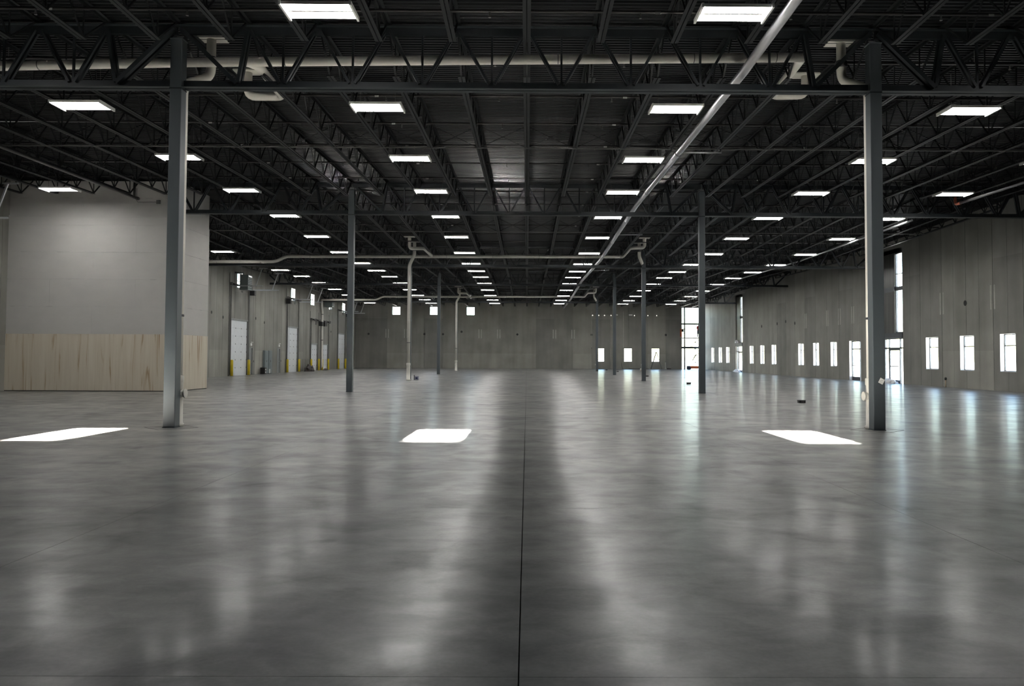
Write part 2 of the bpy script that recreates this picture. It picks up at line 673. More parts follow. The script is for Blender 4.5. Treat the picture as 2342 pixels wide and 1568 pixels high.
# mortar patches and lifting pockets on the panels
def on_wall(kind, wall, u, z, w, h, dep=.006):
    m = MB()
    if wall is wall_far:
        m.box(u - w / 2, u + w / 2, YF - dep, YF, z - h / 2, z + h / 2)
    elif wall is wall_left:
        m.box(XL, XL + dep, u - w / 2, u + w / 2, z - h / 2, z + h / 2)
    else:
        m.box(XR - dep, XR, u - w / 2, u + w / 2, z - h / 2, z + h / 2)
    return m.build(kind, M['patch'] if kind == 'mortar_patch' else M['insert'], wall)


def pocket(wall, u, z, r=.145):
    n = 12
    m = MB()
    if wall is wall_far:
        m.tube([(u, YF - .012, z), (u, YF + .001, z)], r, n)
    else:
        p = XL if wall is wall_left else XR
        s = .012 if wall is wall_left else -.012
        m.tube([(p + s, u, z), (p, u, z)], r, n)
    m.build('lifting_pocket', M['insert'], wall)


SF = lambda k: -20.56 + 2.416 * k
for k in (0, 3, 4, 8, 12):
    pocket(wall_far, SF(k), 4.43)
pocket(wall_far, SF(5), 4.75)
pocket(wall_far, 15.3, 4.45)
pocket(wall_far, 18.1, 4.45)
for k in (1, 2, 6, 7, 10, 11):
    for s in (-.16, .16):
        on_wall('mortar_patch', wall_far, SF(k) + s, 4.5, .12, 1.16)
for u, z in ((40.5, 4.44), (75.8, 4.6), (71.1, 4.66), (68.75, 4.75), (66.4, 4.5)):
    pocket(wall_right, u, z)
for u in (42.8, 38.1, 63.8, 59.2, 56.9, 54.55):
    for s in (-.15, .15):
        on_wall('mortar_patch', wall_right, u + s, 4.57, .11, 1.2)
for u, z in ((55.3, 4.6), (57.4, 4.35), (64.3, 4.6), (66.45, 4.35), (84.2, 5.0), (89.0, 4.3)):
    pocket(wall_left, u, z, .115)


# ================================================================== WINDOWS AND GLAZED DOORS
WN = [0]


def window(wall, u0, u1, z0, z1, label, transom=None, mull=None, plane_off=.20, jamb=True):
    """Framed pane set back in its opening, with a painted jamb lining."""
    WN[0] += 1
    o = empty('window_%d' % WN[0], (0, 0, 0), label, 'window', kind='structure')
    fw = .05

    def bx(m, a, b, c, d, off0, off1):
        if wall == 'f':
            m.box(a, b, YF + off0, YF + off1, c, d)
        elif wall == 'l':
            m.box(XL - off1, XL - off0, a, b, c, d)
        else:
            m.box(XR + off0, XR + off1, a, b, c, d)
        return m
    m = MB()
    p = plane_off
    bx(m, u0, u0 + fw, z0, z1, p, p + .06)
    bx(m, u1 - fw, u1, z0, z1, p, p + .06)
    bx(m, u0 + fw, u1 - fw, z0, z0 + fw, p, p + .06)
    bx(m, u0 + fw, u1 - fw, z1 - fw, z1, p, p + .06)
    m.build('frame', M['frame'], o)
    if transom:
        bx(MB(), u0 + fw, u1 - fw, transom - .025, transom + .025, p, p + .06).build('transom', M['frame'], o)
        spans = [(z0 + fw, transom - .025), (transom + .025, z1 - fw)]
    else:
        spans = [(z0 + fw, z1 - fw)]
    for a, b in spans:
        bx(MB(), u0 + fw, u1 - fw, a, b, p + .025, p + .035).build('pane', M['glass'], o)
    if jamb:
        for a, b, c, d in ((u0 - .001, u0 + .012, z0, z1), (u1 - .012, u1 + .001, z0, z1)):
            bx(MB(), a, b, c, d, -.002, p).build('jamb_lining', M['jamb'], o)
        bx(MB(), u0, u1, z1 - .012, z1 + .001, -.002, p).build('jamb_lining', M['jamb'], o)
        bx(MB(), u0, u1, z0 - .001, z0 + .02, -.012, p).build('sill', M['jamb'], o)
    return o


names_r = ['nearest of the three square windows beside the tagged column', 'middle of the three near windows beside the tagged column', 'third near window, beside the tall glazed entrance',
           'first window past the single glass door', 'second window past the single glass door', 'third window past the single glass door',
           'nearest of the middle trio of windows', 'middle one of the middle trio of windows', 'last of the middle trio, before the far entrance',
           'nearest of the last trio of windows', 'middle one of the last trio of windows', 'last window before the far corner']
for (a, b), t in zip(WIN_R, names_r):
    window('r', a, b, .93, 2.75, 'small bright framed window in the right wall, ' + t, transom=2.18)
for (a, b), t in zip(WIN_FU, ['nearest the dock doors', 'partly behind a grey column', 'beside the second white downspout']):
    window('f', a, b, 6.9, 8.0, 'small square high window in the end wall, ' + t, jamb=False, plane_off=.1)
for (a, b), t in zip(WIN_FL, ['beside the farthest grey column', 'between two grey columns', 'behind the stepladder']):
    window('f', a, b, .93, 2.71, 'low bright window in the end wall, ' + t, transom=2.13, jamb=False, plane_off=.1)
for k, ((a, b), t) in enumerate(zip(WIN_L, ['behind the nearer unit heater', 'above the second tall overhead door', 'above the first short dock door', 'behind the farther unit heater', 'above the last tall overhead door'])):
    window('l', a, b, 6.8, 7.95, 'small high window in the dock wall, ' + t, transom=7.35 if k in (0, 2) else None, jamb=k in (1, 2, 4))

# single glazed door in the right wall
dr = empty('door_1', (0, 0, 0), 'glazed single door with a transom light in the right wall', 'door', kind='structure')
a, b = DOOR_R
m = MB()
for u in (a, a + .55, b - .06):
    m.box(XR + .18, XR + .25, u, u + .06, 0, 2.77)
m.box(XR + .18, XR + .25, a, b, 2.70, 2.77).box(XR + .18, XR + .25, a, b, 2.15, 2.22)
m.build('frame', M['frame'], dr)
for u0, u1, z0, z1 in ((a + .06, a + .55, .05, 2.15), (a + .61, b - .06, .25, 2.15), (a + .06, a + .55, 2.22, 2.70), (a + .61, b - .06, 2.22, 2.70)):
    MB().box(XR + .21, XR + .22, u0, u1, z0, z1).build('pane', M['glass'], dr)
MB().box(XR + .19, XR + .24, a + .61, b - .06, .0, .25).build('kick_rail', M['frame'], dr)
MB().box(XR + .14, XR + .17, b - .75, b - .1, 1.0, 1.05).build('push_bar', M['frame'], dr)
for u in (a, b - .012):
    MB().box(XR - .002, XR + .18, u, u + .012, 0, 2.77).build('jamb_lining', M['jamb'], dr)


# tall glazed entrances: glass and a dark stand-in for the unlit reveal above, a storefront with a door below
def entrance(num, a, b, where):
    o = empty('door_%d' % num, (0, 0, 0), 'tall glazed entrance with a double storefront door, ' + where, 'door', kind='structure')
    mid = a + 1.03
    MB().box(XR + .05, XR + .22, mid + .06, b - .001, 3.12, 8.1).build('reveal_shade_panel', M['reveal_shade'], o)
    MB().box(XR + .03, XR + .25, mid + .06, b - .001, 5.72, 6.0).build('reveal_panel_band', M['frame'], o)
    MB().box(XR, XR + .3, a, b, 8.1, 8.35).build('head_panel', M['wall'], o)
    MB().box(XR - .05, XR + .5, a + .001, b - .001, 2.80, 3.12).build('canopy', M['frame'], o)
    x = XR + .10
    m = MB()
    for u in (a, mid):
        m.box(x, x + .12, u, u + .06, 3.12, 8.1)
    m.build('upper_frame', M['frame'], o)
    for z, h in ((3.12, .06), (5.74, .24), (6.75, .04), (8.02, .08)):
        MB().box(x, x + .12, a + .06, mid, z, z + h).build('mullion', M['frame'], o)
    for z0, z1 in ((3.18, 5.74), (5.98, 6.75), (6.79, 8.02)):
        MB().box(x + .05, x + .06, a + .06, mid, z0, z1).build('pane', M['glass'], o)
    x = XR + .12
    m = MB()
    for u in (a, a + .62, b - .62, b - .06):
        m.box(x, x + .1, u, u + .06, 0, 2.8)
    m.box(x, x + .1, a, b, 2.74, 2.8).box(x, x + .1, a, b, 2.14, 2.22)
    m.build('lower_frame', M['frame'], o)
    for u0, u1 in ((a + .06, a + .62), (b - .56, b - .06)):
        MB().box(x + .04, x + .05, u0, u1, .05, 2.14).build('side_light', M['glass'], o)
    for u0, u1 in ((a + .06, a + .62), (a + .68, b - .62), (b - .56, b - .06)):
        MB().box(x + .04, x + .05, u0, u1, 2.22, 2.74).build('pane', M['glass'], o)
    leaf = MB()
    u0, u1 = a + .68, b - .62
    leaf.box(x + .02, x + .08, u0, u0 + .07, 0, 2.14).box(x + .02, x + .08, u1 - .07, u1, 0, 2.14)
    leaf.box(x + .02, x + .08, u0 + .07, u1 - .07, 0, .2).box(x + .02, x + .08, u0 + .07, u1 - .07, 2.04, 2.14)
    lf = leaf.build('door_leaf', M['frame'], o)
    MB().box(x + .045, x + .055, u0 + .07, u1 - .07, .2, 2.04).build('pane', M['glass'], lf)
    MB().box(x - .04, x + .0, u0 + .05, u1 - .05, 1.02, 1.07).build('push_bar', M['frame'], lf)


entrance(2, *ENT_R[0], 'just past the tagged column')
entrance(3, *ENT_R[1], 'far along the right wall')

# corner glazing of the end wall
WN[0] += 1
o = empty('window_%d' % WN[0], (0, 0, 0), 'tall corner storefront glazing in the end wall behind the scissor lift', 'window', kind='structure')
m = MB()
for u, w in ((GLZ[0], .07), (20.47, .17), (XR - .06, .06)):
    m.box(u, u + w, YF + .05, YF + .2, 0, 8.1)
m.build('frame', M['frame'], o)
for z, h in ((0, .06), (2.68, .28), (5.80, .20), (8.0, .1)):
    MB().box(GLZ[0], XR, YF + .06, YF + .19, z, z + h).build('mullion', M['frame'], o)
for u0, u1 in ((GLZ[0] + .07, 20.47), (20.64, XR - .06)):
    for z0, z1 in ((.06, 2.68), (2.96, 5.80), (6.0, 8.0)):
        MB().box(u0, u1, YF + .12, YF + .13, z0, z1).build('pane', M['glass'], o)

# ================================================================== PARTITION (drywall over plywood)
PX, PY0, PY1 = -14.95, 33.55, 36.68
wi = empty('wall_inner', (0, 0, 0), 'drywall enclosure with a plywood base along the dock wall', 'wall', kind='structure')
MB().box(XL, PX - .02, PY0 + .05, PY1, 0, 9.05).build('backing', M['drywall'], wi)
zs = [2.44, 3.62, 4.80, 5.96, 7.13, 7.47]
x = XL
row = 0
for z0, z1 in zip(zs[:-1], zs[1:]):
    x = XL + (0 if row % 2 == 0 else -1.83)
    while x < PX - .01:
        a, b = max(x, XL), min(x + 3.66, PX)
        MB().box(a + .002, b - .002, PY0 + random.uniform(-.002, .002), PY0 + .05, z0 + .002, z1 - .002).build('drywall_sheet', M['drywall'], wi)
        x += 3.66
    MB().box(PX - .02, PX, PY0, PY1, z0 + .002, z1 - .002).build('drywall_sheet', M['drywall'], wi)
    row += 1
MB().box(XL, PX, PY0 + .07, PY0 + .10, zs[-1] + .08, 9.0).build('drywall_sheet', M['drywall'], wi)
MB().box(XL, PX, PY0 - .006, PY0 + .10, zs[-1], zs[-1] + .08).build('ledge', M['drywall'], wi)
x = XL
while x < PX - .01:
    a, b = x, min(x + 1.19, PX)
    MB().box(a + .002, b - .002, PY0 - .014, PY0 + .05, .03, 2.44).build('plywood_sheet', M['ply'], wi)
    x += 1.19
y = PY0
while y < PY1 - .01:
    b = min(y + 1.19, PY1)
    MB().box(PX - .02, PX + .014, y + .002, b - .002, .03, 2.44).build('plywood_sheet', M['ply'], wi)
    y += 1.19
MB().box(XL, PX, PY0 + .0, PY1, 0, .03).build('sill_plate', M['joint'], wi)
jb = empty('junction_box', (-15.9, PY0 + .07, 8.15), 'small grey junction box with a conduit high on the drywall enclosure', 'junction box')
MB().cbox((0, -.04, 0), (.16, .08, .16)).build('box', M['dullsteel'], jb)
MB().tube([(-.08, -.02, 0), (-.9, -.02, .0), (-.95, -.02, .06), (-.95, -.02, .6)], .012, 6).build('conduit', M['dullsteel'], jb)

# ================================================================== CEILING DECK
ceil = empty('ceiling', (0, 0, 0), 'dark corrugated steel roof deck', 'ceiling', kind='structure')
ZD = 8.83
SKY = [(-2.42, -2.75), (-9.68, -2.75), (4.88, -2.75)]


def deck_part(m, x0, x1, y0, y1):
    """ribs run across the hall: flat flutes hanging down between narrow ribs"""
    p = .1524
    k0 = math.floor(y0 / p)
    prof = []
    k = k0
    while k * p < y1:
        for dy, dz in ((0, 0), (.045, 0), (.06, .038), (.137, .038)):
            yy = k * p + dy
            if y0 < yy < y1:
                prof.append((yy, ZD + tri(yy) + dz))
        k += 1
    prof = [(y0, ZD + tri(y0))] + prof + [(y1, ZD + tri(y1))]
    b = len(m.v)
    for yy, zz in prof:
        m.v += [(x0, yy, zz), (x1, yy, zz)]
    for i in range(len(prof) - 1):
        m.f.append([b + 2 * i, b + 2 * i + 2, b + 2 * i + 3, b + 2 * i + 1])
        m.mi.append(0)


m = MB()
hx, hy = .50, 1.08
edges = sorted([XL - .3, XR + .3] + [c + s * hx for c, _ in SKY for s in (-1, 1)])
for i, (a, b) in enumerate(zip(edges[:-1], edges[1:])):
    if i % 2:
        cy = SKY[0][1]
        deck_part(m, a, b, YB - .3, cy - hy)
        deck_part(m, a, b, cy + hy, 0)
    else:
        deck_part(m, a, b, YB - .3, 0)
m.build('deck_sheet', M['deck'], ceil)
for n in range(6):
    m = MB()
    deck_part(m, XL - .3, XR + .3, n * D, (n + 1) * D if n < 5 else YF + .3)
    m.build('deck_sheet', M['deck'], ceil)
for cx, cy in SKY:
    z = ZD + tri(cy) + .02
    m = MB()
    m.box(cx - hx - .05, cx - hx, cy - hy - .05, cy + hy + .05, z, z + .1).box(cx + hx, cx + hx + .05, cy - hy - .05, cy + hy + .05, z, z + .1)
    m.box(cx - hx, cx + hx, cy - hy - .05, cy - hy, z, z + .1).box(cx - hx, cx + hx, cy + hy, cy + hy + .05, z, z + .1)
    m.build('roof_hatch_curb', M['galv'], ceil)

# ================================================================== COLUMNS
col_mesh = {}
for sx in (-1, 1):
    for n in range(1, 6):
        top = 8.43 + tri(n * D)
        side = 'left' if sx < 0 else 'right'
        which = ['nearest', 'second nearest', 'middle', 'second farthest', 'farthest'][n - 1]
        extra = ', in front of the drywall enclosure' if (sx < 0 and n == 1) else (', with a paper tag on it' if (sx > 0 and n == 1) else '')
        c = empty('steel_column', (sx * 7.62, n * D, 0), 'square grey steel column, %s of the %s row%s' % (which, side, extra), 'column', 'steel columns')
        hw = .127
        MB().box(-hw, hw, -hw, hw, .02, top).build('shaft', M['column'], c, bevel=.012)
        MB().box(-.133, .133, -.133, .133, .0005, .02).build('base_plate', M['column'], c)
        MB().box(-.14, .14, -.14, .14, top, top + .02).build('cap_plate', M['column'], c)
        MB().box(-.132, .132, -.132, .132, 7.33 + tri(n * D), 7.36 + tri(n * D)).build('girder_seat', M['girder'], c)

pt = empty('paper_tag', (7.62 + .045, D - .129, 1.06), 'white paper tag stuck askew on the nearest right column', 'tag')
m = MB().cbox((0, 0, 0), (.105, .002, .115)).build('sheet', M['paper'], pt)
m.rotation_euler = (0, math.radians(28), 0)
m = MB().cbox((0, -.0015, .012), (.10, .001, .004)).build('fold', M['joint_pale'], pt)
m.rotation_euler = (0, math.radians(-18), 0)

# ================================================================== GIRDERS
ZB = 7.37   # underside of bottom chord at a low line


def girder_parts():
    L = BW - .27
    x0, x1 = -L / 2, L / 2
    P = {}
    bc = MB()
    for s in (-1, 1):
        bc.box(x0, x1, s * .085 - .065, s * .085 + .065, 0, .014)
        lo, hi = sorted((s * .02, s * .034))
        bc.box(x0, x1, lo, hi, .014, .17)
    P['bottom'] = bc.mesh('bottom_chord', M['girder'])
    tc = MB()
    for s in (-1, 1):
        tc.box(x0 - .1, x1 + .1, s * .085 - .065, s * .085 + .065, 1.366, 1.38)
        lo, hi = sorted((s * .02, s * .034))
        tc.box(x0 - .1, x1 + .1, lo, hi, 1.20, 1.366)
    P['top'] = tc.mesh('top_chord', M['girder'])

    def dbl(p, q, w, name):
        m = MB()
        for s in (-1, 1):
            m.bar((p[0], s * (.034 + w / 2), p[1]), (q[0], s * (.034 + w / 2), q[1]), w * .9, w, up=(0, 1, 0))
        return m.mesh(name, M['girder'])
    P['d+'] = dbl((-.06, .12), (-.70, 1.27), .062, 'diagonal')
    P['d-'] = dbl((.06, .12), (.70, 1.27), .062, 'diagonal')
    P['v'] = MB().bar((0, 0, .15), (0, 0, 1.22), .045, .045, up=(0, 1, 0)).mesh('vertical', M['girder'])
    P['end+'] = dbl((0, .10), (-1.22, 1.30), .10, 'end_diagonal')
    P['end-'] = dbl((0, .10), (1.22, 1.30), .10, 'end_diagonal')
    P['st+'] = dbl((.03, .12), (.22, 1.27), .08, 'strut')
    P['st-'] = dbl((-.03, .12), (-.22, 1.27), .08, 'strut')
    return P


GP = girder_parts()
LINES = ['nearest', 'second', 'third', 'fourth', 'farthest']
for n in range(1, 6):
    for s, side in ((-1, 'left'), (0, 'middle'), (1, 'right')):
        z = ZB + tri(n * D)
        g = empty('truss_girder', (s * BW, n * D, z), 'dark steel truss girder, %s span of the %s girder line' % (side, LINES[n - 1]), 'girder', 'truss girders across the hall')
        inst('bottom_chord', GP['bottom'], g)
        inst('top_chord', GP['top'], g)
        k = -3.5
        for i in range(8):
            xx = (i - 3.5) * JS
            inst('diagonal', GP['d+'], g, (xx, 0, 0))
            inst('diagonal', GP['d-'], g, (xx, 0, 0))
            inst('vertical', GP['v'], g, (xx, 0, 0))
        inst('end_diagonal', GP['end+'], g, (-6.32, 0, 0))
        inst('end_diagonal', GP['end-'], g, (6.32, 0, 0))
        inst('strut', GP['st+'], g, (-6.32, 0, 0))
        inst('strut', GP['st-'], g, (6.32, 0, 0))

# ================================================================== JOISTS
JD = .80


def joist_parts():
    P = {}
    L = D
    e = 1.0
    y0, y1 = -L / 2, L / 2
    bc = MB()
    for s in (-1, 1):
        bc.box(s * .045 - .034, s * .045 + .034, y0 + e, y1 - e, 0, .008)
        lo, hi = sorted((s * .011, s * .019))
        bc.box(lo, hi, y0 + e, y1 - e, .008, .07)
    P['b'] = bc.mesh('bottom_chord', M['joist'])
    tc = MB()
    for s in (-1, 1):
        tc.box(s * .05 - .038, s * .05 + .038, y0 + .02, y1 - .02, JD - .008, JD)
        lo, hi = sorted((s * .012, s * .020))
        tc.box(lo, hi, y0 + .02, y1 - .02, JD - .075, JD - .008)
    P['t'] = tc.mesh('top_chord', M['joist'])
    wb = MB()
    n = 12
    st = (L - 2 * e) / n
    for i in range(n):
        a = y0 + e + i * st
        mid = a + st / 2
        wb.bar((0, a, .04), (0, mid, JD - .04), .032, .032, up=(1, 0, 0))
        wb.bar((0, mid, JD - .04), (0, a + st, .04), .032, .032, up=(1, 0, 0))
        wb.bar((0, a, .04), (0, a, JD - .04), .026, .026, up=(1, 0, 0))
    wb.bar((0, y1 - e, .04), (0, y1 - e, JD - .04), .026, .026, up=(1, 0, 0))
    wb.bar((0, y0 + e, .04), (0, y0 + .15, JD - .04), .04, .04, up=(1, 0, 0))
    wb.bar((0, y1 - e, .04), (0, y1 - .15, JD - .04), .04, .04, up=(1, 0, 0))
    P['w'] = wb.mesh('web', M['joist'])
    seat = MB()
    for s in (-1, 1):
        yy = s * (L / 2 - .09)
        seat.box(-.06, .06, yy - .07, yy + .07, JD - .075, JD - .07)
    P['s'] = seat.mesh('bearing_seat', M['joist'])
    return P


JP = joist_parts()
BAYN = ['nearest', 'second', 'third', 'fourth', 'fifth', 'last']
for n in range(6):
    za, zb = tri(n * D), tri((n + 1) * D)
    if n == 5:
        za = zb = 0
    ang = math.atan2(zb - za, D)
    for k in range(-14, 15):
        x = k * JS
        if k == 0:
            pos = 'centre one'
        else:
            pos = '%s to the %s of the centre' % (nth(abs(k)), 'left' if k < 0 else 'right')
        j = empty('bar_joist', (x, (n + .5) * D, ZD - .012 - JD + (za + zb) / 2), 'dark open web bar joist, %s, in the %s bay' % (pos, BAYN[n]), 'joist', 'bar joists under the roof deck')
        j.rotation_euler = (ang, 0, 0)
        inst('bottom_chord', JP['b'], j)
        inst('top_chord', JP['t'], j)
        inst('web', JP['w'], j)
        inst('bearing_seat', JP['s'], j)

# bridging between the joists at mid bay
for n in range(6):
    y = (n + .455) * D
    zb = ZD - .012 - JD + tri(y)
    b = empty('joist_bridging', (0, y, zb), 'line of thin rod bridging with crossed braces between the joists of the %s bay' % BAYN[n], 'bridging')
    MB().box(-14 * JS, 14 * JS, -.02, .02, -.012, -.004).box(-14 * JS, 14 * JS, -.02, -.016, -.004, .03).build('bottom_angle', M['dullsteel'], b)
    m = MB()
    for k in range(-14, 14):
        a, c = k * JS + .03, (k + 1) * JS - .03
        m.bar((a, .10, .05), (c, .10, JD - .06), .022, .022)
        m.bar((a, .13, JD - .06), (c, .13, .05), .022, .022)
    t = m.build('cross_braces', M['joist'], b)
    t['kind'] = 'stuff'

# ================================================================== LIGHT FIXTURES
hs = MB().box(-.62, .62, -.30, .30, .022, .06).box(-.62, .62, -.03, .03, .0, .022).box(-.62, .62, -.308, -.30, 0, .06).box(-.62, .62, .30, .308, 0, .06)
HM = hs.mesh('housing', M['white'])
LM = MB().box(-.60, .60, -.11, .155, .003, .02).mesh('lens', M['lens'])
EM = MB().box(-.02, .02, -.36, .36, -.03, .05).mesh('end_cap', M['white'])
CM = MB().bar((0, 0, .06), (0, 0, .97), .008).mesh('hanger', M['dullsteel'])
ROWS = [(-3.84, 'inner left', range(0, 15)), (3.84, 'inner right', range(0, 15)), (-11.43, 'outer left', range(0, 15)), (11.43, 'outer right', range(0, 15)),
        (-18.72, 'far left', [1, 2, 3] + list(range(5, 15))), (17.18, 'far right', range(1, 15))]
for x, rn, rg in ROWS:
    for cnt, i in enumerate(rg):
        y = 14.29 + 5.632 * i
        z = 7.88 + tri(y)
        f = empty('light_fixture', (x, y, z), 'lit white twin trough fluorescent fixture, %s in the %s row' % (nth(cnt + 1), rn), 'light', 'high bay light fixtures')
        inst('housing', HM, f)
        for s in (-1, 1):
            inst('lens', LM, f, (0, s * .14, 0), (0, 0, 0 if s > 0 else math.pi))
            inst('end_cap', EM, f, (s * .64, 0, 0))
            inst('hanger', CM, f, (s * .45, 0, 0))

# ================================================================== STORM DRAIN PIPES
PR = .105


def coupling(m, p, d, r=PR + .012, w=.05):
    p, d = Vector(p), Vector(d).normalized()
    m.tube([p - d * w, p + d * w], r, 14)


def drain_line(n, s):
    """s=+1: main runs beyond the girder, s=-1: before it"""
    base = n * D
    ym, yl, yp = base + s * .38, base + s * 3.05, base + s * .88
    zoff = 0
    lab = {1: 'nearest', 3: 'middle', 5: 'farthest'}[n]
    o = empty('storm_drain_pipe', (0, 0, 0), 'long white storm drain pipe slung across the hall beside the %s drained girder line' % lab, 'pipe')
    zl, zr = (8.14, 8.31) if n == 1 else (8.0, 8.05)
    deck = ZD + tri(base + s * 3) + .0
    left = [(XL + .18, ym, zl - .42 if n != 1 else zl - .55), (-16.2, ym, zl - .38 if n != 1 else zl - .27), (-15.6, ym, zl - .03 if n != 1 else zl - .16), (-7.62, ym, zl - .01), (6.22, ym, zr)]
    if n == 1:
        left = [(XL + .18, ym, 7.72), (-7.62, ym, 8.10), (6.22, ym, 8.30)]
    MB().tube(rounded(left, .35), PR, 16).build('main_pipe', M['pipe'], o, smooth=True)
    m = MB()
    for xx in ([-20, -17.2, -14, -11, -8.3, -5.2, -2.2, .8, 3.8] if n != 1 else [-10.9, -5.4, -2.35, .7, 3.75, 5.6]):
        zz = zl + (xx + 6.2) / 12.4 * (zr - zl) - (.38 if xx < -16 and n != 1 else 0)
        if n == 1:
            zz = 8.10 + (xx + 7.62) / 13.84 * .20 if xx > -7.62 else 8.10 + (xx + 7.62) * .38 / 14.5
        c = MB()
        coupling(c, (xx, ym, zz), (1, 0, .01), PR + .004, .008)
        c.build('coupling', M['band'], o, smooth=True)
    zz = 8.2 + .08 * (n == 1) - .05
    # overflow leaders: drop from the deck, cross over, run back to the main
    pl = [(-7.2, yl, deck), (-7.2, yl, zz), (-6.3, yl, zz), (-6.12, ym + s * .35, zl + .02), (-6.35, ym, zl + .01)]
    MB().tube(rounded(pl, .2), PR, 16).build('overflow_leader', M['pipe'], o, smooth=True)
    pl = [(7.22, yl, deck), (7.22, yl, zz + .12), (6.36, yl, zz + .10), (6.22, ym + s * .12, zr + .01), (6.05, ym, zr)]
    MB().tube(rounded(pl, .2), PR, 16).build('overflow_leader', M['pipe'], o, smooth=True)
    for xx in (-7.2, 7.22):
        MB().box(xx - .33, xx + .33, yl - .2, yl + .2, deck - .04, deck - .005).build('drain_plate', M['pipe'], o)
    # downspouts at the two columns
    for sx, side in ((-1, 'left'), (1, 'right')):
        ss = s
        if sx > 0:
            ss = 1
        yc = base + ss * (.127 + PR + .02)
        d = empty('downspout', (sx * 7.62, yc, 0), 'white drain pipe running down the %s %s column' % (lab.replace('middle', 'middle'), side), 'downspout', 'white downspouts at the columns')
        dx = sx * -.38 if n == 1 else sx * -.5
        dyp = (base + s * .95) - yc
        px = -(sx) * (.32 if n == 1 else .42)
        path = [(px, dyp, deck), (px, dyp, 8.0), (0 if sx * 1 else 0, 0, 7.45), (0, 0, .95)]
        if n == 1 or sx > 0:
            path = [(px, dyp, deck), (px, dyp, 7.98), (0, 0, 7.55), (0, 0, .95)]
        MB().tube(rounded(path, .22), PR, 16).build('pipe', M['pipe'], d, smooth=True)
        MB().box(px - .33, px + .33, dyp - .2, dyp + .2, deck - .04, deck - .005).build('drain_plate', M['pipe'], d)
        MB().lathe((px, dyp, 0), [(PR + .012, 8.28), (PR + .03, 8.30), (PR + .03, 8.42), (PR + .012, 8.44)]).build('clamp', M['band'], d, smooth=True)
        MB().lathe((0, 0, 0), [(PR + .03, .001), (PR + .05, .06), (PR + .02, .08), (PR + .015, .95), (PR + .03, .97), (PR + .03, 1.10), (PR, 1.12)]).build('standpipe', M['pipe'], d, smooth=True)
        cy = -1 if (n != 1 and sx < 0) else 0
        cx = -sx if not cy else 0
        cl = MB().tube([(0, 0, .72), (cx * .16, cy * .16, .72)], PR * .8, 14)
        c = cl.build('cleanout', M['pipe'], d, smooth=True)
        MB().tube([(cx * .16, cy * .16, .72), (cx * .19, cy * .19, .72)], PR * .95, 14).build('cleanout_cap', M['pipe'], c, smooth=True)
        MB().lathe((0, 0, 2.4), [(PR + .004, 0), (PR + .008, .01), (PR + .008, .04), (PR + .004, .05)]).build('strap', M['band'] if n == 1 else M['joint_pale'], d, smooth=True)


drain_line(1, 1)
drain_line(3, -1)
drain_line(5, -1)
# wall downspout at the dock wall end of the farthest line
d = empty('downspout', (XL + .18, 5 * D - .38, 0), 'white drain pipe running down the dock wall between the short dock doors', 'downspout', 'white downspouts at the walls')
MB().tube(rounded([(0, 0, 7.62), (0, 0, 6.75), (.0, .28, 6.35), (0, .28, .5), (.0, .45, .12)], .2), PR, 14).build('pipe', M['pipe'], d, smooth=True)
for z in (6.0, 3.2):
    MB().lathe((0, .28, z), [(PR + .004, 0), (PR + .01, .01), (PR + .01, .06), (PR + .004, .07)]).build('strap', M['band'], d, smooth=True)

# ================================================================== SPRINKLER PIPES
sm = empty('sprinkler_main', (0, 0, 0), 'long light grey sprinkler main running the length of the hall', 'pipe')
ptz = [(4.78, y, 7.84 + tri(y)) for y in [2, D, 2 * D, 3 * D, 4 * D, 5 * D, 100.8]]
MB().tube(ptz, .10, 16).build('main_pipe', M['galv'], sm, smooth=True)
for y in [5.2 + 6.4 * k for k in range(15)]:
    c = MB()
    coupling(c, (4.78, y, 7.84 + tri(y)), (0, 1, 0), .118, .05)
    c.build('coupling', M['galv'], sm, smooth=True)
for n in range(1, 6):
    y = (n + .45) * D
    z = 7.9 + tri(y)
    MB().tube([(4.8, y, z), (6.15, y, z), (6.15, y, z + .1)], .035, 10).build('branch_stub', M['galv'], sm, smooth=True)
s2 = empty('sprinkler_main', (0, 0, 0), 'glossy black sprinkler feed pipe along the right wall, with red end fitting', 'pipe')
MB().tube([(18.05, 6, 7.78), (18.05, 20, 7.82), (18.05, 32.2, 8.02)], .055, 12).build('pipe', M['blackpipe'], s2, smooth=True)
MB().tube(rounded([(18.05, 32.2, 8.02), (18.05, 32.6, 8.03), (18.05, 32.6, 8.35)], .15), .06, 12).build('elbow', M['copper'], s2, smooth=True)
s4 = empty('sprinkler_main', (0, 0, 0), 'black sprinkler feed pipe ending at a riser before the drywall enclosure', 'pipe')
MB().tube([(-16.2, 6, 7.86), (-16.2, 20, 7.9), (-16.2, 32.3, 8.06)], .06, 12).build('pipe', M['blackpipe'], s4, smooth=True)
MB().tube([(-16.2, 32.1, 8.0), (-16.2, 32.1, 8.8)], .05, 10).build('riser', M['blackpipe'], s4, smooth=True)
MB().tube([(-16.2, 32.3, 8.06), (-16.2, 32.42, 8.06)], .075, 12).build('end_cap', M['dullsteel'], s4, smooth=True)
s3 = empty('conduit_pipe', (0, 0, 0), 'thin shiny grey pipe hung along the far end of the right wall', 'pipe')
MB().tube([(17.9, 36, 7.96), (17.9, 50.8, 7.9), (17.9, 67, 8.2), (17.9, 84.6, 7.9), (17.9, 100.5, 7.9)], .05, 10).build('pipe', M['galv'], s3, smooth=True)

